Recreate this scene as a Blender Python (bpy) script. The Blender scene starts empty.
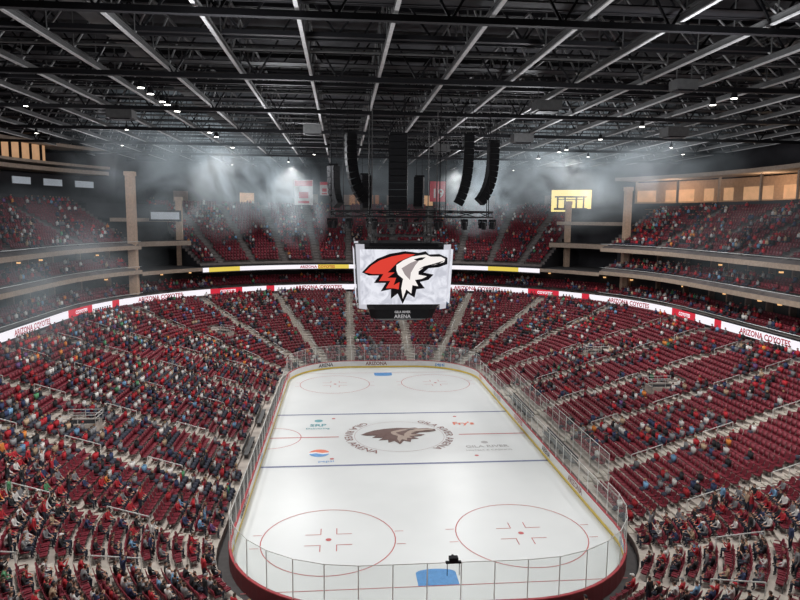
import bpy, bmesh, math, random
import numpy as np
from mathutils import Vector, Matrix
random.seed(7); rng=np.random.default_rng(7)
SC=bpy.context.scene; COL=SC.collection
try: SC.view_settings.view_transform='Standard'
except Exception: pass
# ---------------------------------------------------------------- camera
CX,CY,CZ=-5.751,-32.603,21.761; YAW,PIT,ROL,F=0.090,0.124,0.009,647.43
cy_,sy_=math.cos(YAW),math.sin(YAW);cp_,sp_=math.cos(PIT),math.sin(PIT)
fw=Vector((sy_*cp_,cy_*cp_,-sp_));rt=Vector((cy_,-sy_,0));up=rt.cross(fw)
r2=rt*math.cos(ROL)+up*math.sin(ROL);u2=-rt*math.sin(ROL)+up*math.cos(ROL)
cam=bpy.data.objects.new('camera',bpy.data.cameras.new('camera'));COL.objects.link(cam)
M=Matrix((r2,u2,-fw)).transposed().to_4x4();M.translation=(CX,CY,CZ);cam.matrix_world=M
cam.data.lens=F/800*36;cam.data.sensor_width=36;cam.data.clip_end=600;SC.camera=cam
FW,R2,U2=np.array(fw),np.array(r2),np.array(u2)
def project(P):
    d=P-np.array([CX,CY,CZ]);D=d@FW
    return 400+F*(d@R2)/D,300-F*(d@U2)/D,D
# ---------------------------------------------------------------- materials
def mat(name,col,rough=.6,metal=0,emit=0,ecol=None,noise=.12,scale=3,spec=.4):
    m=bpy.data.materials.new(name);m.use_nodes=True;nt=m.node_tree;b=nt.nodes['Principled BSDF']
    b.inputs['Roughness'].default_value=rough;b.inputs['Metallic'].default_value=metal
    b.inputs['Specular IOR Level'].default_value=spec
    if noise>0:
        tc=nt.nodes.new('ShaderNodeTexCoord');n=nt.nodes.new('ShaderNodeTexNoise');n.inputs['Scale'].default_value=scale
        nt.links.new(tc.outputs['Object'],n.inputs['Vector'])
        r=nt.nodes.new('ShaderNodeValToRGB')
        r.color_ramp.elements[0].position=.3;r.color_ramp.elements[1].position=.7
        r.color_ramp.elements[0].color=[c*(1-noise) for c in col]+[1]
        r.color_ramp.elements[1].color=[min(1,c*(1+noise)) for c in col]+[1]
        nt.links.new(n.outputs['Fac'],r.inputs['Fac']);nt.links.new(r.outputs['Color'],b.inputs['Base Color'])
    else: b.inputs['Base Color'].default_value=list(col)+[1]
    if emit:
        b.inputs['Emission Color'].default_value=list(ecol or col)+[1];b.inputs['Emission Strength'].default_value=emit
    return m
def mat_objcolor(name,rough=.8):
    m=bpy.data.materials.new(name);m.use_nodes=True;nt=m.node_tree;b=nt.nodes['Principled BSDF']
    o=nt.nodes.new('ShaderNodeObjectInfo');nt.links.new(o.outputs['Color'],b.inputs['Base Color']);b.inputs['Roughness'].default_value=rough
    return m
def mat_attr(name):
    m=bpy.data.materials.new(name);m.use_nodes=True;nt=m.node_tree;b=nt.nodes['Principled BSDF']
    a=nt.nodes.new('ShaderNodeAttribute');a.attribute_name='Col';nt.links.new(a.outputs['Color'],b.inputs['Base Color']);b.inputs['Roughness'].default_value=.85
    return m
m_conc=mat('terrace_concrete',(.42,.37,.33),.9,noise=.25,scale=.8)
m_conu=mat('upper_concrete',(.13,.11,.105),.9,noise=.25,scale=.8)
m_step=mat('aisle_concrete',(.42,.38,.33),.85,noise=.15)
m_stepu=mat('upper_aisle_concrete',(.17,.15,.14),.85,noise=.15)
m_floor=mat('floor_concrete',(.07,.065,.065),.8)
m_wall=mat('dark_wall',(.04,.038,.042),.9,noise=.3,scale=.3)
m_ceil=mat('roof_deck',(.05,.05,.055),.9,noise=.3,scale=.5)
m_tan=mat('tan_fascia',(.26,.17,.13),.7)
m_col=mat('tan_column_paint',(.6,.42,.3),.7)
m_slab=mat('beige_soffit',(.36,.28,.22),.8)
m_dark=mat('black_steel',(.012,.012,.014),.6,.1,spec=.2)
m_beam=mat('grey_painted_steel',(.5,.5,.5),.6,.0)
m_mid=mat('dark_grey_steel',(.1,.1,.1),.6,.2)
m_seat=mat('maroon_seat_plastic',(.165,.02,.032),.5,noise=.25,scale=.6,spec=.3)
m_seatf=mat('grey_seat_metal',(.2,.2,.2),.4,.7)
m_white=mat('white_board',(.78,.78,.77),.35,noise=.03)
m_yel=mat('yellow_kick',(.8,.6,.1),.4,noise=.05)
m_cap=mat('red_cap',(.4,.05,.06),.4,noise=.05)
m_outer=mat('dark_red_outer_board',(.14,.025,.03),.5,noise=.1)
m_rail=mat('pale_metal_rail',(.7,.7,.68),.35,.3,noise=.05)
m_red=mat('ice_red',(.5,.12,.12),.5,noise=.1)
m_blue=mat('ice_blue',(.16,.18,.3),.5,noise=.1)
m_crease=mat('crease_blue',(.1,.3,.62),.4,noise=.1)
m_brown=mat('ice_maroon',(.26,.13,.12),.5,noise=.1)
m_thin=mat('ice_faint_circle',(.5,.4,.4),.5,noise=.1)
m_head=mat('ice_emblem_brown',(.15,.09,.08),.5,noise=.1)
m_sand=mat('ice_emblem_sand',(.42,.33,.28),.5,noise=.1)
m_black=mat('ice_black',(.04,.035,.035),.5,noise=.1)
m_icew=mat('ice_white_paint',(.85,.85,.85),.4,noise=.02)
m_grey=mat('ice_grey',(.42,.41,.41),.5,noise=.1)
m_teal=mat('ice_teal',(.12,.34,.38),.5,noise=.1)
m_orng=mat('ice_orange',(.75,.2,.12),.5,noise=.1)
e_white=mat('led_white',(.02,.02,.02),.5,emit=1.1,ecol=(.88,.84,.9),noise=0)
e_red=mat('led_red',(.02,.0,.0),.5,emit=.8,ecol=(.78,.03,.06),noise=0)
e_redt=mat('led_red_text',(.02,.0,.0),.5,emit=.6,ecol=(.62,.02,.05),noise=0)
e_yel=mat('led_yellow',(.02,.02,.0),.5,emit=.9,ecol=(.85,.65,.1),noise=0)
e_scr=mat('screen_white',(.02,.02,.02),.3,emit=1.0,ecol=(.74,.75,.82),noise=0)
nt=e_scr.node_tree;tc=nt.nodes.new('ShaderNodeTexCoord');n_=nt.nodes.new('ShaderNodeTexNoise');n_.inputs['Scale'].default_value=.9;n_.inputs['Detail'].default_value=4;n_.inputs['Distortion'].default_value=1.5
r_=nt.nodes.new('ShaderNodeValToRGB');r_.color_ramp.elements[0].position=.35;r_.color_ramp.elements[1].position=.6;r_.color_ramp.elements[0].color=(.56,.57,.64,1);r_.color_ramp.elements[1].color=(.82,.83,.9,1)
nt.links.new(tc.outputs['Object'],n_.inputs['Vector']);nt.links.new(n_.outputs['Fac'],r_.inputs['Fac']);nt.links.new(r_.outputs['Color'],nt.nodes['Principled BSDF'].inputs['Emission Color'])
e_cream=mat('screen_cream',(.02,.02,.02),.3,emit=1.0,ecol=(.93,.88,.85),noise=0)
e_scrr=mat('screen_red',(.02,0,0),.3,emit=.9,ecol=(.8,.06,.04),noise=0)
e_scrk=mat('screen_black',(.01,.01,.015),.3,emit=.0,noise=0)
e_scrg=mat('screen_grey',(.01,.01,.015),.3,emit=.8,ecol=(.66,.66,.72),noise=0)
e_shade=mat('screen_shade',(.01,.01,.015),.3,emit=.8,ecol=(.42,.36,.36),noise=0)
e_text=mat('sign_text_light',(.1,.1,.1),.3,emit=.5,ecol=(.7,.68,.7),noise=0)
e_warm=mat('warm_light',(.2,.1,.05),.5,emit=1.0,ecol=(1,.55,.22),noise=0)
e_dim=mat('warm_interior',(.35,.2,.12),.7,emit=.4,ecol=(.9,.52,.27),noise=.3,scale=.6)  # emission in the surface stands in for lamplight inside the rooms
e_lamp=mat('lamp_glow',(.5,.5,.5),.5,emit=9,ecol=(1,.97,.9),noise=0)
e_gold=mat('gold_screen',(.2,.15,.03),.5,emit=1.15,ecol=(.85,.68,.25),noise=.3)
e_purp=mat('purple_glow',(.1,.02,.2),.5,emit=1.0,ecol=(.35,.08,.8),noise=0)
m_sign=mat('blue_white_sign',(.5,.55,.6),.5,emit=.15,ecol=(.6,.65,.7),noise=.05)
m_ban=mat('red_banner',(.5,.03,.05),.8);m_banw=mat('white_banner',(.55,.5,.48),.8)
m_tanwall=mat('tan_room_wall',(.4,.26,.17),.8)
m_glass=bpy.data.materials.new('rink_glass');m_glass.use_nodes=True
nt=m_glass.node_tree;nt.nodes.clear();o_=nt.nodes.new('ShaderNodeOutputMaterial');mx=nt.nodes.new('ShaderNodeMixShader');tr=nt.nodes.new('ShaderNodeBsdfTransparent');gl=nt.nodes.new('ShaderNodeBsdfDiffuse')
tr.inputs['Color'].default_value=(.94,.96,.95,1);gl.inputs['Color'].default_value=(.75,.78,.76,1);mx.inputs[0].default_value=.14
nt.links.new(tr.outputs[0],mx.inputs[1]);nt.links.new(gl.outputs[0],mx.inputs[2]);nt.links.new(mx.outputs[0],o_.inputs[0])
# ---------------------------------------------------------------- object helpers
def mk(name,verts,faces,mats,midx=None,label=None,cat=None,kind=None,parent=None,group=None,smooth=False,loc=None):
    me=bpy.data.meshes.new(name)
    me.from_pydata([tuple(map(float,v)) for v in verts],[],[tuple(int(i) for i in f) for f in faces])
    if not isinstance(mats,(list,tuple)): mats=[mats]
    for m in mats: me.materials.append(m)
    if midx is not None: me.polygons.foreach_set('material_index',np.array(midx,dtype=np.int32))
    if smooth: me.polygons.foreach_set('use_smooth',np.ones(len(me.polygons),dtype=bool))
    me.update()
    o=bpy.data.objects.new(name,me);COL.objects.link(o)
    if loc is not None:o.location=loc
    if label:o['label']=label
    if cat:o['category']=cat
    if kind:o['kind']=kind
    if group:o['group']=group
    if parent:o.parent=parent
    return o
class G:  # geometry collector
    def __init__(s): s.v=[];s.f=[];s.m=[]
    def add(s,v,f,m=0):
        n=len(s.v);s.v+=list(v);s.f+=[tuple(i+n for i in q) for q in f];s.m+=[m]*len(f)
    def box(s,c,h,m=0,rz=0):
        ca,sa=math.cos(rz),math.sin(rz);v=[]
        for z in(-1,1):
            for x,y in((-1,-1),(1,-1),(1,1),(-1,1)):
                X,Y=x*h[0],y*h[1];v.append((c[0]+X*ca-Y*sa,c[1]+X*sa+Y*ca,c[2]+z*h[2]))
        s.add(v,[(0,3,2,1),(4,5,6,7),(0,1,5,4),(1,2,6,5),(2,3,7,6),(3,0,4,7)],m)
    def bar(s,a,b,r,m=0,n=4,r2=None):
        a=Vector(a);b=Vector(b);d=(b-a)
        if d.length<1e-6:return
        d.normalize();q=d.orthogonal().normalized()
        if abs(d.z)<.9: q=d.cross(Vector((0,0,1))).normalized()
        w=d.cross(q);r2=r if r2 is None else r2;v=[]
        for p,rr in((a,r),(b,r2)):
            for k in range(n):
                t=2*math.pi*(k+.5)/n;v.append(tuple(p+q*math.cos(t)*rr+w*math.sin(t)*rr))
        f=[(k,(k+1)%n,n+(k+1)%n,n+k) for k in range(n)]+[tuple(range(n))[::-1],tuple(range(n,2*n))]
        s.add(v,f,m)
    def cyl(s,c,r,z0,z1,n=16,m=0,r2=None):
        s.bar((c[0],c[1],z0),(c[0],c[1],z1),r,m,n,r2)
    def obj(s,name,mats,**k): return mk(name,s.v,s.f,mats,s.m,**k)
def empty(name,loc,label,cat,group=None):
    o=bpy.data.objects.new(name,None);COL.objects.link(o);o.location=loc;o['label']=label;o['category']=cat
    if group:o['group']=group
    return o
# ---------------------------------------------------------------- path
HX,LY,CR=12.95,60.96,8.5; cxx=HX-CR; y0c=CR; y1c=LY-CR
def P(o,u):
    u=u%8; k=int(u); t=u-k; R=CR+o
    if k==0: return (-(HX+o),y0c+t*(y1c-y0c),-1,0)
    if k==1: a=math.pi-t*math.pi/2;return(-cxx+R*math.cos(a),y1c+R*math.sin(a),math.cos(a),math.sin(a))
    if k==2: return(-cxx+2*cxx*t,LY+o,0,1)
    if k==3: a=math.pi/2-t*math.pi/2;return(cxx+R*math.cos(a),y1c+R*math.sin(a),math.cos(a),math.sin(a))
    if k==4: return(HX+o,y1c-t*(y1c-y0c),1,0)
    if k==5: a=-t*math.pi/2;return(cxx+R*math.cos(a),y0c+R*math.sin(a),math.cos(a),math.sin(a))
    if k==6: return(cxx-2*cxx*t,-o,0,-1)
    a=-math.pi/2-t*math.pi/2;return(-cxx+R*math.cos(a),y0c+R*math.sin(a),math.cos(a),math.sin(a))
def seglen(o): a=(CR+o)*math.pi/2; return [y1c-y0c,a,2*cxx,a,y1c-y0c,a,2*cxx,a]
def s2u(o,s):
    L=seglen(o);T=sum(L);s=s%T
    for k in range(8):
        if s<=L[k]: return k+s/L[k]
        s-=L[k]
    return 7.9999
def u2s(o,u):
    k=int(math.floor(u));n,kk=divmod(k,8);L=seglen(o)
    return n*sum(L)+sum(L[:kk])+(u-k)*L[kk]
def usamp(u0,u1,nc=12,ns=3):
    out=[u0];k=math.floor(u0)
    while k<u1:
        n=nc if (k%8)%2==1 else ns
        for i in range(1,n+1):
            v=k+i/n
            if v>u0+1e-6 and v<u1-1e-6: out.append(v)
        k+=1
    out.append(u1);return out
def sweep(name,prof,u0,u1,mats,pm=None,nc=12,ns=3,caps=None,fm=None,us=None,**k):
    us=us or usamp(u0,u1,nc,ns);n=len(prof);v=[];f=[];mi=[]
    for u in us:
        for o,z in prof:
            x,y,_,_=P(o,u);v.append((x,y,z))
    for i in range(len(us)-1):
        for j in range(n-1):
            a=i*n+j;f.append((a,a+1,a+n+1,a+n));mi.append(fm(i,j) if fm else (pm[j] if pm else 0))
    if caps is not None:
        for i in (0,len(us)-1):
            for j in range(n-1):
                (o1,z1),(o2,z2)=prof[j],prof[j+1]
                if abs(o1-o2)<1e-4: continue
                b=len(v);u=us[i]
                x1,y1,_,_=P(o1,u);x2,y2,_,_=P(o2,u)
                v+=[(x1,y1,z1),(x2,y2,z2),(x2,y2,caps),(x1,y1,caps)];f.append((b,b+1,b+2,b+3));mi.append(len(mats)-1 if isinstance(mats,list) else 0)
    return mk(name,v,f,mats,mi,**k)
def textmesh(s,size,bold=0.0,align='CENTER'):
    c=bpy.data.curves.new('t','FONT');c.body=s;c.size=size;c.align_x=align;c.offset=bold;c.fill_mode='FRONT';c.resolution_u=2
    o=bpy.data.objects.new('t',c);COL.objects.link(o);dg=bpy.context.evaluated_depsgraph_get()
    me=bpy.data.meshes.new_from_object(o.evaluated_get(dg));v=[tuple(p.co) for p in me.vertices];f=[tuple(p.vertices) for p in me.polygons]
    bpy.data.objects.remove(o);bpy.data.meshes.remove(me);return v,f
# ---------------------------------------------------------------- structure
gf=G();gf.box((0,28,-.3),(75,90,.25));gf.obj('floor',m_floor,kind='structure',label='dark concrete arena floor slab',cat='floor')
gc=G();gc.box((0,28,40.3),(75,90,.2));gc.obj('ceiling',m_ceil,kind='structure',label='dark arena roof deck',cat='ceiling')
for nm,a,b in(('wall_left',7.5,9.5),('wall_far',1.5,3.5),('wall_right',3.5,5.5),('wall_near',5.5,7.5)):
    sweep(nm,[(54,0),(54,40.2)],a,b,m_wall,kind='structure',label='dark arena outer wall',cat='wall')
# rink
def ring(o,n=16): 
    return [P(o,u)[:2] for u in usamp(0,8,n,1)[:-1]]
rp=ring(-.03)
mi=bpy.data.materials.new('ice');mi.use_nodes=True;b=mi.node_tree.nodes['Principled BSDF']
nz=mi.node_tree.nodes.new('ShaderNodeTexNoise');nz.inputs['Scale'].default_value=.25;rr=mi.node_tree.nodes.new('ShaderNodeValToRGB')
tcn=mi.node_tree.nodes.new('ShaderNodeTexCoord');mi.node_tree.links.new(tcn.outputs['Object'],nz.inputs['Vector'])
rr.color_ramp.elements[0].color=(.66,.68,.68,1);rr.color_ramp.elements[1].color=(.75,.77,.77,1)
mi.node_tree.links.new(nz.outputs['Fac'],rr.inputs['Fac']);mi.node_tree.links.new(rr.outputs['Color'],b.inputs['Base Color'])
b.inputs['Roughness'].default_value=.3;b.inputs['Specular IOR Level'].default_value=.2
ice=mk('ice_rink',[(x,y,.02) for x,y in rp],[tuple(range(len(rp)))[::-1]],mi,label='white ice hockey rink surface with painted lines and logos',cat='ice rink')
ZI=.035
def flat(name,polys,m,z=ZI,label=None):
    g=G()
    for p in polys: g.add([(x,y,z) for x,y in p],[tuple(range(len(p)))])
    return g.obj(name,m,parent=ice,label=label)
def rect(x0,y0,x1,y1):
    x0,x1=min(x0,x1),max(x0,x1);y0,y1=min(y0,y1),max(y0,y1)
    return [(x0,y0),(x1,y0),(x1,y1),(x0,y1)]
def arc(cx,cy,r,w,a0=0,a1=360,n=48):
    out=[]
    for i in range(n):
        a=math.radians(a0+(a1-a0)*i/n);b_=math.radians(a0+(a1-a0)*(i+1)/n)
        out.append([(cx+r*math.cos(a),cy+r*math.sin(a)),(cx+(r+w)*math.cos(a),cy+(r+w)*math.sin(a)),(cx+(r+w)*math.cos(b_),cy+(r+w)*math.sin(b_)),(cx+r*math.cos(b_),cy+r*math.sin(b_))])
    return out
def disc(cx,cy,r,n=20): return [(cx+r*math.cos(2*math.pi*i/n),cy+r*math.sin(2*math.pi*i/n)) for i in range(n)]
for yb in(22.86,38.1): flat('blue_line',[rect(-12.9,yb-.16,12.9,yb+.16)],m_blue)
flat('center_line',[rect(-12.9,30.38,-6.1,30.58)],m_red);flat('center_line',[rect(6.1,30.38,12.9,30.58)],m_red)
for yb in(3.35,57.6): flat('goal_line',[rect(-11.7,yb-.03,11.7,yb+.03)],m_red)
for sx in(-1,1):
    X0=sx*6.7
    for yb in(9.45,51.5):
        flat('face_off_circle',arc(X0,yb,4.53,.07),m_red);flat('face_off_spot',[disc(X0,yb,.2)],m_red)
        for a in(-1,1):
            for c in(-1,1):
                flat('corner_mark',[[(X0+a*.52,yb+c*.72),(X0+a*1.6,yb+c*.72),(X0+a*1.6,yb+c*.78),(X0+a*.58,yb+c*.78),(X0+a*.58,yb+c*1.6),(X0+a*.52,yb+c*1.6)][::(a*c)]],m_red)
                flat('hash_mark',[rect(X0+a*4.6,yb+c*.9-.03,X0+a*5.2,yb+c*.9+.03)],m_red)
    for yb in(24.5,36.5): flat('face_off_spot',[disc(X0,yb,.2)],m_red)
flat('referee_crease',arc(-12.9,30.48,3,.08,-90,90,24),m_red)
def crease(y,s):
    p=[(-1.25,y),(1.25,y)]+[(1.25*math.cos(math.radians(a)),y+s*(1.4+.45*math.sin(math.radians(a)))) for a in range(0,181,15)]
    if s<0:p=p[::-1]
    flat('goal_crease',[p],m_crease)
crease(3.4,1);crease(57.55,-1)
flat('center_circle',arc(0,30.48,4.5,.05),m_thin)
def icetext(s,x,y,size,m,bold=.01,name='ice_logo_lettering'):
    v,f=textmesh(s,size,bold);return mk(name,[(p[0]+x,p[1]+y,ZI+.01) for p in v],f,m,parent=ice)
def ringtext(s,R,size,a0,m,inv):
    v,f=textmesh(s,size,.005);out=[]
    for p in v:
        if inv: a=a0+p[0]/R;r=R+size*.72-p[1]
        else: a=a0-p[0]/R;r=R+p[1]
        out.append((r*math.cos(a),30.48+r*math.sin(a),ZI+.01))
    return mk('center_ring_lettering',out,f,m,parent=ice)
ringtext('GILA RIVER ARENA',4.72,1.12,math.radians(5),m_brown,False)
ringtext('GILA RIVER ARENA',4.72,1.12,math.radians(185),m_brown,True)
EK=[(0,.60),(.08,.74),(.18,.86),(.32,.95),(.50,1.0),(.66,.97),(.74,1.0),(.78,.94),(.90,.95),(1.0,.88),(1.0,.76),(.90,.70),(.78,.68),(.72,.60),(.84,.56),(.78,.46),(.68,.42),(.74,.30),(.64,.28),(.62,.12),(.54,.20),(.48,.0),(.42,.20),(.34,.10),(.34,.28),(.22,.24),(.28,.40),(.14,.40),(.20,.54),(.08,.54)]
ER=[(.03,.60),(.11,.73),(.21,.83),(.34,.90),(.50,.95),(.62,.94),(.52,.87),(.42,.80),(.36,.70),(.30,.60),(.38,.60),(.30,.50),(.40,.50),(.37,.36),(.44,.42),(.43,.28),(.37,.30),(.28,.30),(.33,.44),(.20,.44),(.25,.57),(.12,.57)]
EW=[(.40,.74),(.48,.83),(.58,.90),(.66,.92),(.74,.94),(.80,.90),(.92,.90),(.97,.86),(.96,.80),(.86,.75),(.74,.72),(.66,.62),(.66,.56),(.76,.53),(.70,.48),(.62,.46),(.66,.34),(.59,.36),(.58,.20),(.52,.28),(.48,.10),(.46,.30),(.48,.48),(.42,.56),(.40,.64)]
EG=[(.46,.68),(.56,.78),(.68,.86),(.62,.74),(.57,.60),(.56,.46),(.50,.56)]
EE=[(.60,.85),(.68,.885),(.74,.89),(.70,.84),(.64,.82)]
EM=[(.96,.83),(.84,.77),(.72,.72),(.66,.66),(.78,.73),(.90,.77)]
def tri(poly):
    from mathutils.geometry import tessellate_polygon
    return [tuple(t) for t in tessellate_polygon([[Vector((x,y,0)) for x,y in poly]])]
def emblem(fn,parent,mats,layer=.012):
    out=[]
    for p,m,l in zip((EK,ER,EW,EG,EE,EM),mats,(1,2,3,4,5,5)):
        out.append(mk('emblem',[fn(x,y,l*layer) for x,y in p],tri(p),m,parent=parent))
    return out
emblem(lambda x,y,l:(-3.9+7.8*x,27.9+5.0*y,ZI+l),ice,(m_head,m_head,m_sand,m_head,m_black,m_head))
def dlogo(cx,cy,r):
    flat('drink_logo',[disc(cx,cy,r)],m_icew,ZI+.004)
    top=[(cx+r*math.cos(math.radians(a)),cy+r*math.sin(math.radians(a))) for a in range(10,171,10)]+[(cx-r*.4,cy+.32*r),(cx+r*.3,cy+.02*r)]
    bot=[(cx+r*math.cos(math.radians(a)),cy+r*math.sin(math.radians(a))) for a in range(190,351,10)]+[(cx+r*.4,cy-.32*r),(cx-r*.3,cy-.02*r)]
    flat('drink_logo',[top],m_orng,ZI+.012);flat('drink_logo',[bot],m_crease,ZI+.012)
dlogo(-7.9,26.0,.95)
icetext('pepsi',-7.2,23.7,.7,m_crease,.0)
icetext('SRP',-8.3,33.9,1.1,m_teal,.03);icetext('Delivering',-8.3,33.0,.6,m_teal,.01);flat('sponsor_mark',[disc(-8.3,35.8,.45)],m_teal,ZI+.004)
icetext("Fry's",7.2,33.6,1.25,m_orng,.04)
icetext('GILA RIVER',8.2,26.6,.85,m_grey,.01);icetext('HOTELS & CASINOS',8.2,25.7,.5,m_grey,.0);flat('sponsor_mark',[disc(8.2,28.0,.35)],m_grey,ZI+.004)
# boards
db=empty('dasher_boards',(0,30.5,0),'white dasher boards with yellow kick strip around the ice','rink boards')
def ch(o,par): o.parent=par;o.matrix_parent_inverse=Matrix.Translation(-par.location);return o
ch(sweep('board_panel',[(0,.26),(0,1.02)],0,8,m_white,nc=16),db)
ch(sweep('kick_strip',[(-.02,0.02),(-.02,.26),(0,.26)],0,8,m_yel,nc=16),db)
ch(sweep('cap_rail',[(-.04,1.02),(-.04,1.08),(.14,1.08),(.14,1.02)],0,8,m_cap,nc=16),db)
ch(sweep('outer_panel',[(.14,1.02),(.14,0)],0,8,m_outer,nc=16),db)
def bend(s,size,o,scent,z,m,par,name,bold=.02):
    v,f=textmesh(s,size,bold);out=[]
    for p in v:
        x,y,nx,ny=P(o,s2u(o,scent+p[0]));out.append((x,y,z+p[1]))
    return ch(mk(name,out,f,m),par)
for i,(t,mm) in enumerate((('ARIZONA',m_brown),('pepsi',m_crease),("Fry's",m_orng),('GILA RIVER',m_grey),('COYOTES',m_red),('ARENA',m_black))):
    for k in range(3):
        bend(t,.7,-.01,6+i*9.5+k*55,.4,mm,db,'board_lettering')
T=sum(seglen(.06));N=86
for i in range(N):
    s0=T*i/N;s1=T*(i+1)/N;u0,u1=s2u(.06,s0+.001),s2u(.06,s1-.001)
    a=P(.06,u0);bb=P(.06,u1);mid=((a[0]+bb[0])/2,(a[1]+bb[1])/2)
    end=(mid[1]>52 or mid[1]<9);H=3.4 if end else 2.8
    g=G();g.add([(a[0],a[1],1.1),(bb[0],bb[1],1.1),(bb[0],bb[1],H),(a[0],a[1],H)],[(0,1,2,3)])
    o=g.obj('rink_glass_panel',m_glass,label='tall clear glass panel standing on the white dasher boards',cat='glass panel',group='glass panels around the rink')
    g=G();g.bar((a[0],a[1],1.0),(a[0],a[1],H),.03);g.obj('post',m_rail,parent=o)
    g=G();g.bar((a[0],a[1],H),(bb[0],bb[1],H),.022);g.obj('top_trim',m_rail,parent=o)
# ---------------------------------------------------------------- tiers
def rows(o0,z0,n,po,pz): return [(o0+po*i,z0+pz*i) for i in range(n)]
def rowprof(R,po):
    pr=[]
    for o,z in R: pr+=[(o-po/2,z),(o+po/2,z)]
    return pr
NL=30;PL=.868
LOW=rows(1.35,.45,NL,PL,.262)
pr=[(.9,0)]+rowprof(LOW,PL)
sweep('lower_seating_terrace',pr,0,8,m_conc,nc=16,label='stepped concrete lower bowl terrace around the rink',cat='seating terrace',kind='structure')
UA0,UA1=-.25,1.33
UB0,UB1=3.67,5.25
S1=rows(29.6,9.6,3,.9,.4);S2=rows(29.6,13.9,3,.9,.4);SU=rows(30.0,17.7,14,.9,.45)
EU=rows(29.9,13.9,22,.93,.49)
pr1=[(27,8.0),(28.5,8.2),(28.5,9.7),(28.8,9.7),(28.8,9.3)]+rowprof(S1,.9)+[(33,10.4),(33,13)]
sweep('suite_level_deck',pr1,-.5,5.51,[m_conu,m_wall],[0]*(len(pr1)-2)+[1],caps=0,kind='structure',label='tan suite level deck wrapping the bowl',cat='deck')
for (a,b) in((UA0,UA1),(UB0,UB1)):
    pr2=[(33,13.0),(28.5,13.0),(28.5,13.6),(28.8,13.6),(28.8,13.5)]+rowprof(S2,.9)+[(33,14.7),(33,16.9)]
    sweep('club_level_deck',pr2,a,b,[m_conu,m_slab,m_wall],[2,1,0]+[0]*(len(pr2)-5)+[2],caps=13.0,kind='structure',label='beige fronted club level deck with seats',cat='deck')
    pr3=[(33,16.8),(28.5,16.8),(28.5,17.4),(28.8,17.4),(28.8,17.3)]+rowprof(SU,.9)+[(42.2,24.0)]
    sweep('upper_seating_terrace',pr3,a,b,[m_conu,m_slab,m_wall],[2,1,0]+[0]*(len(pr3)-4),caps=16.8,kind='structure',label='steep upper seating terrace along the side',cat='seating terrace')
    for z,hh in((9.7,.35),(13.6,.55),(17.4,.6)):
        sweep('balcony_rail',[(28.55,z+hh),(28.6,z+hh+.05)],a,b,m_rail,label='thin pale rail along the balcony front',cat='railing')
    for lev,(z0,z1) in enumerate(((10.5,12.95),(14.8,16.75))):
        n=int((b-a)*11)
        for i in range(n):
            u=a+(b-a)*(i+.5)/n;x,y,nx,ny=P(32.55,u);q=G();q.box((0,0,0),(.4,.14,(z1-z0)/2));q=q.obj('suite_pier',m_tan,label='tan pier between spectator suites',cat='pier',kind='structure',loc=(x,y,(z0+z1)/2));q.rotation_euler[2]=math.atan2(ny,nx)
pr4=[(33,12.3),(28.5,12.3),(28.5,13.6),(28.8,13.6),(28.8,13.3)]+rowprof(EU,.93)+[(51,24.4),(51,27),(51,34)]
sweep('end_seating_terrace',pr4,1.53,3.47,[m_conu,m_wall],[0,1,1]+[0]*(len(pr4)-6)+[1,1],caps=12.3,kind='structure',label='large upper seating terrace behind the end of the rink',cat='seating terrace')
for a,b in((1.33,1.53),(3.47,3.67)):
    sweep('corner_deck',[(28.5,12.7),(28.5,13.3),(40,13.3),(40,24)],a,b,[m_slab,m_floor,m_wall],[0,1,2],kind='structure',label='dark open corner between seating decks',cat='deck')
    sweep('corner_balcony',[(36,17.0),(32,17.0),(32,17.8),(40,17.8)],a,b,[m_floor,m_slab],[0,1,0],kind='structure',label='pale edged balcony crossing the dark corner',cat='deck')
    sweep('corner_balcony',[(40,21.0),(35,21.0),(35,21.6),(40,21.6)],a,b,[m_floor,m_slab],[0,1,0],kind='structure',label='upper balcony crossing the dark corner',cat='deck')
def boxlevel(a,b,z0,z1,lit,o1=42.2):
    sweep('press_level',[(o1+4,z0),(o1,z0),(o1,z0+.9),(o1+.2,z0+.9),(o1+.2,z0+.1),(o1+7,z0+.1)],a,b,m_wall,kind='structure',label='dark parapet of the top level',cat='deck')
    us=usamp(a,b,48,24)
    sweep('concourse_wall',[(o1+7,z0),(o1+7,z0+1.4),(o1+7,z1-1.5),(o1+7,z1)],a,b,[m_tanwall,e_dim if lit else m_wall,m_wall],fm=(lambda i,j:(0 if j!=1 else (0 if i%4==3 or i%9==0 else 1))) if lit else (lambda i,j:2),us=us,kind='structure',label='tan back wall of the top concourse with warm openings',cat='wall')
    sweep('soffit_slab',[(o1+7,z1+.2),(o1-1,z1),(o1-1,z1+.6),(o1+8,z1+.6),(o1+8,40)],a,b,[m_slab,m_slab,m_wall,m_wall],[0,1,2,3],kind='structure',label='beige soffit slab over the top concourse',cat='slab')
boxlevel(3.58,5.25,24.0,29.0,True)
boxlevel(-.25,1.40,24.0,28.6,False)
sweep('window_level',[(42,30.0),(42,32.4)],.7,1.26,e_dim,kind='structure',label='warm lit window band near the roof',cat='window')
sweep('soffit_slab',[(46,32.4),(40.8,32.4),(40.8,32.9),(46,32.9)],-.25,1.4,m_slab,kind='structure',label='tan slab near the roof',cat='slab')
sweep('soffit_slab',[(46,29.6),(40.8,29.6),(40.8,30.0),(46,30.0)],-.25,1.4,m_slab,kind='structure',label='tan slab below the window band',cat='slab')
g=G()
for k in range(23):
    u=.72+k*.024; x,y,nx,ny=P(41.8,u); g.box((x,y,31.2),(.14,.14,1.2),0)
g.obj('window_mullion_frame',m_dark,label='row of dark mullions dividing lit windows',cat='window frame',kind='structure')
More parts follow.
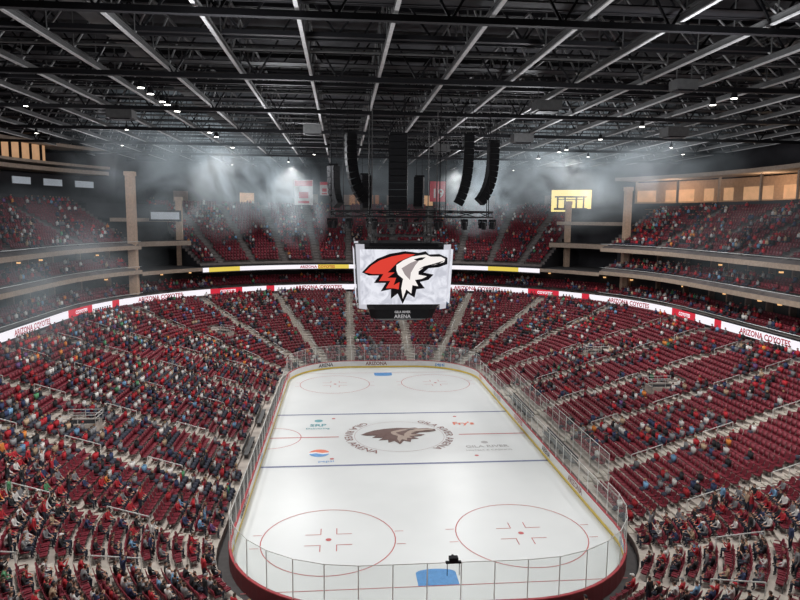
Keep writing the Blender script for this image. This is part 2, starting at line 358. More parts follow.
for k in range(14):
    u=3.62+k*.1; x,y,nx,ny=P(43.2,u)
    q=G();q.box((0,0,0),(.16,.16,2.35));q.obj('concourse_post',m_slab,label='square beige post holding the concourse soffit',cat='column',kind='structure',loc=(x,y,26.55))
COLS=((-37.9,70.9,9.8,28.3,.6),(-34.3,85.4,13.3,25.0,.5),(40.8,70.6,9.8,27.,.5),(35.7,84.2,13.3,25,.45))
for i,(x,y,z0,z1,w) in enumerate(COLS):
    g=G();g.box((x,y,(z0+z1)/2),(w,w,(z1-z0)/2));g.box((x,y,z1),(w*1.2,w*1.2,.3));g.box((x,y,z0+4),(w*1.15,w*1.15,.3))
    g.obj('column',m_col,label='square tan structural column rising at the bowl corner',cat='column',kind='structure')
for i in range(13):
    u=1.62+i*.147; x,y,nx,ny=P(50.8,u);rz=math.atan2(ny,nx)
    o=G();o.box((0,0,0),(.1,1.5,1.1),0);q=o.obj('portal',e_dim if i%3==1 else m_tan,label='concourse opening above the end seats',cat='doorway',group='concourse openings behind the end seats',loc=(x,y,25.9));q.rotation_euler[2]=rz
sp=[]
for lev,(z,a,b,n) in enumerate(((12.2,-.2,5.2,64),(16.0,-.2,1.3,16),(16.0,3.7,5.2,16))):
    for i in range(n):
        u=a+(b-a)*(i+.5)/n
        if random.random()<.35: continue
        x,y,nx,ny=P(32.6,u);sp.append((x,y,z))
for x,y,z in sp:
    g=G();g.box((0,0,0),(.18,.18,.1));g.box((0,0,.2),(.1,.1,.12),1)
    g.obj('suite_lamp',[e_warm,m_dark],label='small warm lamp on a suite back wall',cat='lamp',group='suite wall lamps',loc=(x,y,z))
# ribbons
rb=empty('ribbon_display',(0,30,9),'curved white and red LED ribbon display wrapping the seating bowl','led display')
o_=28.42;ss=np.arange(u2s(o_,-.5),u2s(o_,5.5),1.5)
L_=sum(seglen(o_));us=[]
for s in ss:
    n,r=divmod(s,L_);us.append(n*8+s2u(o_,r))
def rbm(i,j):
    s=ss[i]%30
    return 1 if (15<s<22 or 26.5<s<28) else 0
ch(sweep('display_panel',[(o_,8.55),(o_,9.55)],0,0,[e_white,e_red],us=us,fm=rbm),rb)
ch(sweep('display_housing',[(28.48,8.2),(28.48,9.72)],0,0,[m_dark],us=us),rb)
k0=math.floor(ss[0]/30)
for k in range(k0,k0+11):
    s=k*30+6.3
    if s<ss[0]+8 or s>ss[-1]-15: continue
    for q,t,mm in((s,'ARIZONA COYOTES',e_redt),(s+13,'COYOTES',e_white)):
        v,f=textmesh(t,.95 if q==s else .65,.025);out=[]
        for p in v:
            r=(q+p[0]);n,r=divmod(r,L_);x,y,nx,ny=P(o_-.06,s2u(o_,r));out.append((x,y,8.72+p[1]+(0 if q==s else .1)))
        ch(mk('display_lettering',out,f,mm),rb)
rb2=empty('upper_ribbon_display',(0,89,13),'white and yellow LED ribbon on the end deck front','led display')
ch(sweep('display_panel',[(28.42,12.5),(28.42,13.25)],1.53,3.47,[e_white,e_yel],nc=20,ns=6,fm=lambda i,j:1 if i%7 in(1,2) else 0),rb2)
for t,s in(('ARIZONA COYOTES',96),('ARIZONA COYOTES',117)):
    bend(t,.7,28.36,s,12.62,e_redt,rb2,'display_lettering')
# ---------------------------------------------------------------- aisles
AIS=[k/5 for k in range(5)]+[1,1.25,1.5,1.75,2,3,3.25,3.5,3.75,4]+[4+k/5 for k in range(1,5)]+[5,5.25,5.5,5.75,6,7,7.25,7.5,7.75]
def aisle(u,R,pz,po,m,w=.48):
    g=G()
    for i,(o,z) in enumerate(R):
        x,y,nx,ny=P(o-po*.25,u);rz=math.atan2(ny,nx)
        g.box((x,y,z+.01),(po*.25,w,.02),0,rz)
        x,y,nx,ny=P(o+po*.25,u);g.box((x,y,z+pz/4),(po*.25,w,pz/4),0,rz)
    g.obj('aisle_stairs',m,label='pale concrete aisle stairs climbing between seat sections',cat='stairs',kind='structure')
for u in AIS: aisle(u,LOW,.262,PL,m_step)
UAIS=[.0,.2,.4,.6,.8,1.0,1.15];UAIS=UAIS+[5-x for x in UAIS]
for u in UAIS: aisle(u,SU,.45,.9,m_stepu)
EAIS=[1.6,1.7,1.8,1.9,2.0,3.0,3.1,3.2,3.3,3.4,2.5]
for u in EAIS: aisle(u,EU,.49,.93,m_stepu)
VOM=[.3,4.5,4.1,7.625,1.375]
for u in VOM:
    o,z=LOW[15];x,y,nx,ny=P(o,u);rz=math.atan2(ny,nx)
    g=G();g.box((0,0,.02),(1.3,.75,.36),0);g.box((-1.3,0,.1),(.05,.8,.4),1);g.box((0,.8,.1),(1.3,.05,.4),1);g.box((0,-.8,.1),(1.3,.05,.4),1)  # solid black box stands in for the shade inside the opening
    v=g.obj('vomitory',[m_dark,m_conc],label='dark stairwell opening with low concrete walls among seats',cat='stairwell',kind='structure',loc=(x,y,z));v.rotation_euler[2]=rz
    g=G()
    for sx,sy,ex,ey in((-1.4,-.85,1.4,-.85),(1.4,.85,-1.4,.85),(-1.4,.85,-1.4,-.85)):
        for hz in(1.25,.95): g.bar((sx,sy,hz),(ex,ey,hz),.035)
        for t in(0,.5,1): g.bar((sx+(ex-sx)*t,sy+(ey-sy)*t,.4),(sx+(ex-sx)*t,sy+(ey-sy)*t,1.28),.03)
    v=g.obj('guard_rail',m_rail,label='white metal guard rail around a stairwell opening',cat='railing',group='guard rails in the lower bowl',loc=(x,y,z));v.rotation_euler[2]=rz
for u in AIS:
    for ri in (6,13,20,26):
        g=G();o,z=LOW[ri];x,y,nx,ny=P(o,u);rz=math.atan2(ny,nx)
        g.bar((-1.3,0,.9-.4),(1.3,0,.9+.4),.04)
        for t in(-1.3,0,1.3): g.bar((t,0,t*.3+.05),(t,0,.9+t*.3),.035)
        v=g.obj('handrail',m_rail,label='short pale metal handrail in a stair aisle',cat='railing',group='handrails in the lower bowl aisles',loc=(x,y,z));v.rotation_euler[2]=rz
# ---------------------------------------------------------------- seats
seats=[]
def fill(R,u0,u1,ais,tier,vom=(),hw=.78):
    for ri,(o,z) in enumerate(R):
        L=sum(seglen(o));s0=u2s(o,u0);s1=u2s(o,u1);n=int((s1-s0)/.56)
        As=np.array([u2s(o,a) for a in ais]+[u2s(o,a-8) for a in ais]+[u2s(o,a+8) for a in ais])
        Vs=np.array([u2s(o,a) for a in vom]+[u2s(o,a-8) for a in vom]) if (len(vom) and 13<=ri<=17) else None
        for i in range(n):
            s=s0+(i+.5)*(s1-s0)/n
            if len(As) and np.min(np.abs(As-s))<hw: continue
            if Vs is not None and np.min(np.abs(Vs-s))<1.25: continue
            x,y,nx,ny=P(o+.1,s2u(o,s%L))
            if tier==0 and ri<2 and x>13 and 15<y<46: continue
            if tier==0 and ri<1 and x<-13 and 20<y<41: continue
            if any(abs(x-c[0])<1.2 and abs(y-c[1])<1.2 for c in COLS): continue
            seats.append((x,y,z,math.atan2(nx,-ny),tier))
fill(LOW,0,8,AIS,0,VOM)
fill(S1,-.2,5.2,[],1)
for a,b in((UA0+.02,UA1-.02),(UB0+.02,UB1-.02)):
    fill(S2,a,b,[],1);fill(SU,a,b,UAIS,2)
fill(EU,1.54,3.46,EAIS,3)
S=np.array(seats);px,py,D=project(S[:,:3]+np.array([0,0,.7]))
S=S[(D>3)&(px>-300)&(px<1100)&(py<900)]
px,py,D=project(S[:,:3]+np.array([0,0,.7]));vis=(px>-5)&(px<805)&(py<608)
X,Y,Tt=S[:,0],S[:,1],S[:,4]
prob=np.full(len(S),.32)
lo=Tt==0
prob=np.where(lo&(X<-13),.5,prob);prob=np.where(lo&(X>13)&(Y>8),.2,prob)
prob=np.where(lo&(X>13)&(Y<=8),.55,prob);prob=np.where(lo&(X<-13)&(Y<12),.6,prob)
prob=np.where(lo&(Y>61),.4,prob);prob=np.where(Tt==3,.25,prob);prob=np.where(Tt==2,.34,prob)
cl=(np.sin(X*.45+3)*np.cos(Y*.38)+1.1*np.sin(X*.17+Y*.13+1)*np.cos(X*.21-Y*.19)+.6*np.sin(X*1.1+.5*Y))*.26
occ=rng.random(len(S))<np.clip(prob+cl,.03,.93)
def merged(name,tv,tf,idx,mats,cols=None,**k):
    tv=np.array(tv,float);n=len(tv);m=len(idx);c,s=np.cos(S[idx,3]),np.sin(S[idx,3])
    V=np.empty((m,n,3));V[:,:,0]=tv[:,0]*c[:,None]-tv[:,1]*s[:,None]+S[idx,0][:,None];V[:,:,1]=tv[:,0]*s[:,None]+tv[:,1]*c[:,None]+S[idx,1][:,None];V[:,:,2]=tv[:,2]+S[idx,2][:,None]
    me=bpy.data.meshes.new(name);lens=np.array([len(f) for f in tf]);fl=np.concatenate([np.array(f) for f in tf])
    me.vertices.add(n*m);me.vertices.foreach_set('co',V.ravel())
    LI=(fl[None,:]+(np.arange(m)*n)[:,None]).ravel();me.loops.add(len(LI));me.loops.foreach_set('vertex_index',LI.astype(np.int32))
    LT=np.tile(lens,m);me.polygons.add(len(LT));st=np.concatenate([[0],np.cumsum(LT)[:-1]]);me.polygons.foreach_set('loop_start',st.astype(np.int32))
    try: me.polygons.foreach_set('loop_total',LT.astype(np.int32))
    except Exception: pass
    me.update(calc_edges=True);me.validate()
    for q in mats: me.materials.append(q)
    if cols is not None:
        a=me.color_attributes.new('Col','FLOAT_COLOR','POINT');a.data.foreach_set('color',cols.ravel().astype(np.float32))
    o=bpy.data.objects.new(name,me);COL.objects.link(o)
    for q,w in k.items(): o[q]=w
    return o
tg=G();tg.box((0,.02,.43),(.235,.2,.035))
v=[(-.24,-.20,.42),(.24,-.20,.42),(.24,-.15,.42),(-.24,-.15,.42),(-.22,-.30,.86),(.22,-.30,.86),(.22,-.26,.88),(-.22,-.26,.88)]
tg.add(v,[(0,3,2,1),(4,5,6,7),(0,1,5,4),(1,2,6,5),(2,3,7,6),(3,0,4,7)])
near=np.argsort(D)
emp=[i for i in near if vis[i] and not occ[i]][:300]
msk=np.ones(len(S),bool);msk[emp]=False
merged('stadium_seat_rows',tg.v,tg.f,np.where(msk)[0],[m_seat],kind='stuff',label='long curved rows of maroon plastic stadium seats',category='seats')
cg=G()
def pan(g):
    n=6;V=[]
    for zz in(0,1):
        for j in range(5):
            for i in range(n+1):
                x=-.23+.46*i/n;y=-.18+.41*j/4;z=.40+(.02*abs(2*i/n-1)**2)+.03*(j/4)+(0.045 if zz else 0)-(.03 if (zz==0) and j in(1,2,3) else 0)
                V.append((x*(1-.06*(j==4)),y,z))
    F_=[];W=n+1;o2=5*W
    for j in range(4):
        for i in range(n):
            a=j*W+i;F_.append((a,a+W,a+W+1,a+1));F_.append((o2+a,o2+a+1,o2+a+W+1,o2+a+W))
    for i in range(n): F_.append((i,i+1,o2+i+1,o2+i));a=4*W+i;F_.append((a+1,a,o2+a,o2+a+1))
    for j in range(4): a=j*W;F_.append((a+W,a,o2+a,o2+a+W));a=j*W+n;F_.append((a,a+W,o2+a+W,o2+a))
    g.add(V,F_,0)
def back(g):
    n=6;V=[];W=n+1;o2=6*W
    for zz in(0,1):
        for j in range(6):
            t=j/5
            for i in range(n+1):
                q=2*i/n-1;x=.235*q*(1-.4*max(0,t-.75));y=-.18-.11*t+.03*q*q-(.035 if zz else 0);V.append((x,y,.44+.44*t-.03*q*q*(t==1)))
    F_=[]
    for j in range(5):
        for i in range(n):
            a=j*W+i;F_.append((a,a+1,a+W+1,a+W));F_.append((o2+a,o2+a+W,o2+a+W+1,o2+a+1))
    for i in range(n): F_.append((i+1,i,o2+i,o2+i+1));a=5*W+i;F_.append((a,a+1,o2+a+1,o2+a))
    for j in range(5): a=j*W;F_.append((a,a+W,o2+a+W,o2+a));a=j*W+n;F_.append((a+W,a,o2+a,o2+a+W))
    g.add(V,F_,0)
pan(cg);back(cg)
for sx in(-1,1):
    cg.box((sx*.255,-.0,.63),(.02,.17,.018),0);cg.box((sx*.255,-.17,.52),(.018,.025,.13),1);cg.box((sx*.255,-.12,.2),(.018,.03,.2),1);cg.box((sx*.255,-.08,.01),(.025,.1,.012),1)
cm=None
for i in emp:
    if cm is None:
        o=cg.obj('stadium_seat',[m_seat,m_seatf]);cm=o.data
    else:
        o=bpy.data.objects.new('stadium_seat',cm);COL.objects.link(o)
    o.location=S[i,:3];o.rotation_euler[2]=S[i,3]
    o['label']='empty maroon plastic stadium seat on a concrete step';o['category']='seat';o['group']='maroon stadium seats in the lower bowl'
# ---------------------------------------------------------------- people
m_skin=mat('skin',(.52,.3,.21),.6,noise=.08);m_pants=mat('dark_trousers',(.035,.04,.06),.8);m_shoe=mat('shoes',(.05,.05,.05),.6);m_shirt=mat_objcolor('shirt');m_hair=mat('hair',(.05,.03,.02),.7,noise=.4,scale=20);m_eye=mat('eye_dark',(.02,.02,.02),.3,noise=0);m_lip=mat('lips',(.4,.12,.1),.5,noise=0)
def person_mesh(J):
    names=list(J);idx={k:i for i,k in enumerate(names)}
    E=[('pel','spi'),('spi','che'),('che','nek'),('nek','hd0'),('hd0','hd1')]
    for s in'LR': E+=[('che','sh'+s),('sh'+s,'el'+s),('el'+s,'wr'+s),('wr'+s,'ha'+s),('pel','hi'+s),('hi'+s,'kn'+s),('kn'+s,'an'+s),('an'+s,'to'+s)]
    me=bpy.data.meshes.new('p');me.from_pydata([J[n][:3] for n in names],[(idx[a],idx[b]) for a,b in E],[])
    o=bpy.data.objects.new('p',me);COL.objects.link(o);md=o.modifiers.new('s','SKIN')
    for i,n in enumerate(names):
        r=J[n][3];me.skin_vertices[0].data[i].radius=(r if not isinstance(r,tuple) else r[0],r if not isinstance(r,tuple) else r[1]);me.skin_vertices[0].data[i].use_root=(n=='pel')
    md.use_smooth_shade=True;sb=o.modifiers.new('b','SUBSURF');sb.levels=1
    dg=bpy.context.evaluated_depsgraph_get();m2=bpy.data.meshes.new_from_object(o.evaluated_get(dg));bpy.data.objects.remove(o)
    V=[Vector(v.co) for v in m2.vertices];Fc=[tuple(p.vertices) for p in m2.polygons]
    def segm(a,b):
        if b in('hd0','hd1'):return 0
        if b[:2]=='ha':return 0
        if b[:2]in('kn','an') or (a=='pel' and b[:2]=='hi'):return 2
        if b[:2]=='to':return 3
        return 1
    mi=[]
    for f in Fc:
        c=sum((V[i] for i in f),Vector())/len(f);best=(9,1)
        for a,b in E:
            A,B=Vector(J[a][:3]),Vector(J[b][:3]);t=max(0,min(1,(c-A).dot(B-A)/max(1e-9,(B-A).length_squared)));d=(c-A-(B-A)*t).length
            r=J[b][3];r=r if not isinstance(r,tuple) else r[0]
            if d/ max(r,.03)<best[0]:best=(d/max(r,.03),segm(a,b))
        mi.append(best[1])
    g=G();g.v=[tuple(v) for v in V];g.f=Fc;g.m=mi
    h0=Vector(J['hd0'][:3]);h1=Vector(J['hd1'][:3]);c=(h0+h1)/2;r=.085
    g.add([(c.x,c.y+r*1.28,c.z-.015),(c.x-.015,c.y+r*.95,c.z-.025),(c.x+.015,c.y+r*.95,c.z-.025),(c.x,c.y+r*.95,c.z+.03)],[(0,1,2),(0,2,3),(0,3,1)],0)
    for sx in(-1,1):
        g.box((c.x+sx*.03,c.y+r*.98,c.z+.018),(.011,.008,.007),4);g.box((c.x+sx*r*1.02,c.y,c.z),(.01,.018,.028),0)
    g.box((c.x,c.y+r*.97,c.z-.045),(.022,.008,.006),5)
    for s in'LR':
        w=Vector(J['wr'+s][:3]);h=Vector(J['ha'+s][:3]);d=(h-w).normalized();sd=d.cross(Vector((0,0,1)))
        if sd.length<.2:sd=Vector((1,0,0))
        sd.normalize();nn=sd.cross(d)
        for k,l in enumerate((.06,.075,.07,.055)):
            st=h+sd*(k-1.5)*.02;md_=st+d*l*.6;g.bar(st-d*.02,md_,.011,0,5,.010);g.bar(md_,md_+(d*.8-nn*.5)*l*.5,.010,0,5,.007)
        tb=w+d*.03+sd*.03*(1 if s=='L' else -1);g.bar(tb,tb+(d+sd*(.8 if s=='L' else -.8))*.045,.012,0,5,.008)
    me=g.obj('person',[m_skin,m_shirt,m_pants,m_shoe,m_eye,m_lip]);d_=me.data;bpy.data.objects.remove(me)
    d_.polygons.foreach_set('use_smooth',np.ones(len(d_.polygons),bool))
    return d_,tuple(c)
def sit(lean=0,arms='lap',stand=False,turn=0):
    J={}
    if stand:
        J['pel']=(0,.0,.95,.13);J['spi']=(0,.0,1.12,.135);J['che']=(0,-.01,1.36,(.16,.12));J['nek']=(0,0,1.5,.055);J['hd0']=(0,.02,1.58,.085);J['hd1']=(0,.02,1.68,.085)
        for s,x in(('L',-1),('R',1)):
            J['hi'+s]=(x*.1,0,.88,.1);J['kn'+s]=(x*.11,.03,.5,.065);J['an'+s]=(x*.12,-.02,.1,.045);J['to'+s]=(x*.13,.13,.045,.04)
    else:
        J['pel']=(0,-.04,.56,.14);J['spi']=(0,-.07+lean*.3,.73,.14);J['che']=(0,-.08+lean,.97,(.16,.125));J['nek']=(0,-.06+lean*1.2,1.1,.055);J['hd0']=(turn*.02,-.03+lean*1.3,1.17,.085);J['hd1']=(turn*.02,-.03+lean*1.3,1.27,.085)
        for s,x in(('L',-1),('R',1)):
            J['hi'+s]=(x*.1,.02,.55,.1);J['kn'+s]=(x*.13,.38,.53,.068);J['an'+s]=(x*.13,.34,.11,.045);J['to'+s]=(x*.14,.46,.05,.04)
    ch_=J['che'];zz=ch_[2];yy=ch_[1]
    for s,x in(('L',-1),('R',1)):
        J['sh'+s]=(x*.2,yy,zz+.03,.065)
        if arms=='lap': e=(x*.26,yy+.08,zz-.24);w=(x*.15,yy+.3,zz-.33);h=(x*.1,yy+.37,zz-.35)
        elif arms=='knee': e=(x*.24,yy+.08,zz-.25);w=(x*.12,yy+.28,zz-.28);h=(x*.06,yy+.33,zz-.3)
        elif arms=='up': e=(x*.33,yy+.05,zz+.2);w=(x*.26,yy+.1,zz+.45);h=(x*.24,yy+.11,zz+.53)
        elif arms=='phone': e=(x*.24,yy+.16,zz-.15);w=(x*.09,yy+.33,zz+.06);h=(x*.06,yy+.36,zz+.12)
        else: e=(x*.27,yy-.02,zz-.27);w=(x*.27,yy+.08,zz-.5);h=(x*.26,yy+.11,zz-.58)
        J['el'+s]=(*e,.045);J['wr'+s]=(*w,.032);J['ha'+s]=(*h,(.042,.025))
    return J
VAR=[('sitting with hands in lap',sit()),('sitting leaning forward',sit(.16,'knee')),('sitting with both hands raised',sit(.03,'phone')),('sitting with head turned',sit(.02,'lap',turn=1)),('standing with arms at sides',sit(0,'side',True)),('standing with both arms raised',sit(0,'up',True))]
PM=[(t,)+person_mesh(J) for t,J in VAR]
def hairmesh(longh,cap):
    g=G();n=10;V=[];r=.097
    lv=[1.0,.85,.55,.2,-.15]+([-.6,-1.1] if longh else [])
    V.append((0,0,r*1.15))
    for l in lv[1:]:
        q=math.sqrt(max(0.02,1-min(1,l*l)));q=max(q,.75) if l<0 else q
        for i in range(n):
            a=2*math.pi*i/n;x=math.cos(a)*r*q;y=math.sin(a)*r*q*1.08
            z=r*1.15*l
            if y>0.03 and l<.5: y=.02 if not cap else y; z=max(z,.04)
            V.append((x,y,z+.01))
    Fc=[(0,1+i,1+(i+1)%n) for i in range(n)]
    for k in range(len(lv)-2):
        for i in range(n):
            a=1+k*n+i;b=1+k*n+(i+1)%n;Fc.append((a,a+n,b+n,b))
    g.add(V,Fc)
    if cap: g.add([(-.07,.07,.05),(.07,.07,.05),(.055,.17,.035),(-.055,.17,.035),(-.07,.07,.06),(.07,.07,.06),(.055,.17,.045),(-.055,.17,.045)],[(0,3,2,1),(4,5,6,7),(0,1,5,4),(1,2,6,5),(2,3,7,6),(3,0,4,7)])
    o=g.obj('hair',m_hair if not cap else m_shirt,smooth=True);d=o.data;bpy.data.objects.remove(o);return d
HM=[('hair',hairmesh(False,False)),('hair',hairmesh(True,False)),('cap',hairmesh(False,True))]
PAL=[('red',(.42,.02,.03),.2),('dark red',(.17,.015,.03),.12),('black',(.015,.015,.018),.25),('white',(.62,.6,.58),.12),('grey',(.2,.2,.21),.14),('navy',(.03,.045,.11),.07),('tan',(.42,.3,.2),.04),('light blue',(.16,.32,.5),.03),('orange',(.6,.2,.04),.015),('green',(.08,.25,.12),.015),('purple',(.15,.07,.2),.01)]
pw=np.array([p[2] for p in PAL]);pw/=pw.sum()
oc=[i for i in near if vis[i] and occ[i]];ind=oc[:300];oset=set(ind)
for i in ind:
    c=int(rng.choice(len(PAL),p=pw));v=int(rng.choice(6,p=[.42,.2,.12,.14,.09,.03]));t,me,hc=PM[v]
    o=bpy.data.objects.new('person',me);COL.objects.link(o);o.location=S[i,:3];o.rotation_euler[2]=S[i,3]+random.uniform(-.25,.25)
    if v>=4:
        o.location.x+=-math.sin(S[i,3])*.25;o.location.y+=math.cos(S[i,3])*.25
    sc=random.uniform(.93,1.05);o.scale=(sc,sc,sc)
    o.color=(*PAL[c][1],1);o['label']=f'person in a {PAL[c][0]} top {t}';o['category']='person';o['group']='spectators in the lower bowl'
    hn,hm=HM[int(rng.choice(3,p=[.5,.25,.25]))];h=bpy.data.objects.new(hn,hm);COL.objects.link(h);h.parent=o;h.location=hc
    h.color=(*PAL[int(rng.choice(5))][1],1)
cgm=G()
def frus(g,c0,h0,c1,h1):
    v=[]
    for c,h in((c0,h0),(c1,h1)):
        for x,y in((-1,-1),(1,-1),(1,1),(-1,1)): v.append((c[0]+x*h[0],c[1]+y*h[1],c[2]))
    g.add(v,[(0,3,2,1),(4,5,6,7),(0,1,5,4),(1,2,6,5),(2,3,7,6),(3,0,4,7)])
frus(cgm,(0,-.06,.5),(.17,.11),(0,-.08,1.0),(.22,.11));n0=len(cgm.v)
frus(cgm,(0,.36,.3),(.17,.07),(0,.1,.6),(.17,.2));n1=len(cgm.v)
frus(cgm,(0,-.08,1.0),(.12,.08),(0,-.06,1.1),(.05,.05));n2=len(cgm.v)
bm=bmesh.new();bmesh.ops.create_icosphere(bm,subdivisions=1,radius=.115,matrix=Matrix.Translation((0,-.03,1.21)))
cgm.add([tuple(v.co) for v in bm.verts],[tuple(v.index for v in f.verts) for f in bm.faces]);n3=len(cgm.v)
hv=[v[2]>1.22 or v[1]<-.08 for v in cgm.v[n2:]]
rest=np.array([i for i in np.where(occ)[0] if i not in oset])
m=len(rest);cols=np.ones((m,n3,4),np.float32);pc=np.array([p[1] for p in PAL])
ci=rng.choice(len(PAL),size=m,p=pw);cols[:,:n0,:3]=(pc[ci]*rng.uniform(.7,1.3,(m,1)))[:,None,:];cols[:,n0:n1,:3]=np.array([.03,.035,.055]);cols[:,n1:n2,:3]=pc[ci][:,None,:]
sk=np.array([.5,.29,.2]);cols[:,n2:,:3]=sk
hc_=np.array([[.04,.025,.02],[.12,.07,.04],[.35,.03,.03],[.02,.02,.02],[.5,.48,.45],[.3,.2,.1]])[rng.choice(6,size=m,p=[.35,.2,.12,.2,.05,.08])]
for k,hh in enumerate(hv):
    if hh: cols[:,n2+k,:3]=hc_
S[:,3]+=rng.uniform(-.3,.3,len(S))
merged('spectator_crowd',cgm.v,cgm.f,rest,[mat_attr('crowd')],cols,kind='stuff',label='dense crowd of seated spectators filling the stands',category='crowd')
# ---------------------------------------------------------------- scoreboard
sb=empty('scoreboard',(0,30.5,13),'large hanging scoreboard with bright white video screens','scoreboard')
H=4.45;C_=.9;yc=30.5
oct_=[(-H+C_,-H),(H-C_,-H),(H,-H+C_),(H,H-C_),(H-C_,H),(-H+C_,H),(-H,H-C_),(-H,-H+C_)]
def prism(g,pts,z0,z1,s0=1,s1=1,m=0):
    n=len(pts);v=[(x*s0-.1,yc+y*s0,z0) for x,y in pts]+[(x*s1-.1,yc+y*s1,z1) for x,y in pts]
    g.add(v,[(k,(k+1)%n,n+(k+1)%n,n+k) for k in range(n)]+[tuple(range(n))[::-1],tuple(range(n,2*n))],m)
g=G();prism(g,oct_,13.9,19.3,.92,1.0);prism(g,oct_,19.3,19.6,.9,.9);prism(g,oct_,13.35,13.9,.72,.8);ch(g.obj('housing',m_dark),sb)
g=G();prism(g,oct_,12.45,13.35,.66,.7);ch(g.obj('lower_ring',m_dark),sb)
g=G();prism(g,oct_,12.2,12.45,.5,.62);ch(g.obj('bottom_cap',m_mid),sb)
def scr(dirx,diry,w0,w1,off0,off1,z0,z1,m,name='screen'):
    tx,ty=-diry,dirx
    v=[(-.1+dirx*off0-tx*w0,yc+diry*off0-ty*w0,z0),(-.1+dirx*off0+tx*w0,yc+diry*off0+ty*w0,z0),(-.1+dirx*off1+tx*w1,yc+diry*off1+ty*w1,z1),(-.1+dirx*off1-tx*w1,yc+diry*off1-ty*w1,z1)]
    return ch(mk(name,v,[(0,1,2,3)],m),sb)
for dx,dy in((0,-1),(1,0),(0,1),(-1,0)): scr(dx,dy,3.95,4.05,4.30,4.56,14.0,19.05,e_scr)
q=.7071;oc_=(H*2-C_)*q
for dx,dy in((-q,-q),(q,-q),(q,q),(-q,q)): scr(dx,dy,.5,.56,oc_*.93,oc_+.04,13.5,19.5,e_scrg,'corner_screen')
fn=lambda x,y,l:(-.1-3.85+7.8*x,yc-4.33-.26*y-l*1.5,14.05+4.85*y)
for o in emblem(fn,sb,(e_scrk,e_scrr,e_cream,e_shade,e_scrk,e_scrk),.03): o.matrix_parent_inverse=Matrix.Translation(-sb.location)
for t,z,sz in(('GILA RIVER',13.03,.3),('ARENA',12.55,.48)):
    v,f=textmesh(t,sz,.01);ch(mk('sign_lettering',[(-.1+p[0],yc-H*.71-.03,z+p[1]) for p in v],f,e_text),sb)
g=G()
for sx in(-1,1):
    for sy in(-1,1):
        g.bar((sx*3,yc+sy*3,19.6),(sx*3,yc+sy*3,31.5),.05)
        g.bar((sx*2.6,yc+sy*2.6,19.6),(sx*2.6,yc+sy*2.6,21.6),.12)
for z in(20.2,21.4):
    for a,b in(((-3,-3),(3,-3)),((3,-3),(3,3)),((3,3),(-3,3)),((-3,3),(-3,-3))): g.bar((a[0],yc+a[1],z),(b[0],yc+b[1],z),.1)
for k in range(10): x=-3+.6*k;g.bar((x,yc-3,20.2),(x+.6,yc-3,21.4),.05)
ch(g.obj('hanging_truss',m_mid),sb)
rg=G()
for z in(22.0,22.5):
    for k in range(16):
        a=2*math.pi*k/16;b_=2*math.pi*(k+1)/16
        rg.bar((1+7.9*math.cos(a),yc+7.9*math.sin(a),z),(1+7.9*math.cos(b_),yc+7.9*math.sin(b_),z),.09)
        if z<22.3: rg.bar((1+7.9*math.cos(a),yc+7.9*math.sin(a),22.0),(1+7.9*math.cos(b_),yc+7.9*math.sin(b_),22.5),.05)
for k in range(8):
    a=2*math.pi*k/8+.2;rg.bar((1+7.9*math.cos(a),yc+7.9*math.sin(a),22.1),(1+7.9*math.cos(a),yc+7.9*math.sin(a),32.2),.04)
rg.obj('rigging_ring',m_dark,label='black circular rigging truss hung above the scoreboard',cat='rigging truss')
for k in range(18):
    a=2*math.pi*k/18;x,y=1+7.9*math.cos(a),yc+7.9*math.sin(a)
    g=G();g.box((0,0,-.2),(.2,.14,.12));g.cyl((0,0),.24,-1.0,-.35,10,0,.16);g.bar((-.24,0,-.7),(-.24,0,-.1),.04);g.bar((.24,0,-.7),(.24,0,-.1),.04);g.cyl((0,0),.12,-1.02,-1.0,10,1)
    g.obj('stage_light',[m_dark,m_mid],label='black moving head stage light under the rigging ring',cat='stage light',group='stage lights on the rigging ring',loc=(x,y,21.9))
def array(x,y,zt,zb,w,curve):
    root=empty('speaker_array',(x,y,zt),'black curved line array of speakers hanging from the roof','speaker',group='hanging speaker arrays')
    n=max(5,int((zt-zb)/.55));py_,pz=0,0;h=(zt-zb)/n
    dx,dy=(0-x),(30-y);d=math.hypot(dx,dy) or 1
    ox,oy=-dx/d,-dy/d
    for k in range(n):
        ang=curve*(k/n)**2
        g=G();g.box((0,0,0),(w/2,.45,h*.47));g.box((0,.47,0),(w/2*.9,.03,h*.4),0)
        o=g.obj('speaker_cabinet',[m_dark,m_mid],parent=root);o.location=(ox*py_,oy*py_,pz-h/2)
        rz=math.atan2(oy,ox)-math.pi/2;o.rotation_euler=(-ang,0,rz)
        pz-=h*math.cos(ang);py_-=h*math.sin(ang)
    g=G();g.box((0,0,.1),(w/2,.5,.08));g.bar((-w*.3,0,.1),(-w*.3,0,32.4-zt),.03);g.bar((w*.3,0,.1),(w*.3,0,32.4-zt),.03);g.obj('hanging_frame',m_dark,parent=root)
array(-.9,24,28.9,22.6,1.6,.1)
array(-4.9,29,29.6,23.2,1.1,.9);array(6.2,29,29.6,23.1,1.2,.6);array(9.0,31,29.3,23.2,1.1,.9)
array(-3.2,39,26.5,22.8,1.1,.4);array(2.6,38,26.3,23,1.0,.4);array(-6.6,36,27.2,23,1.,.8)
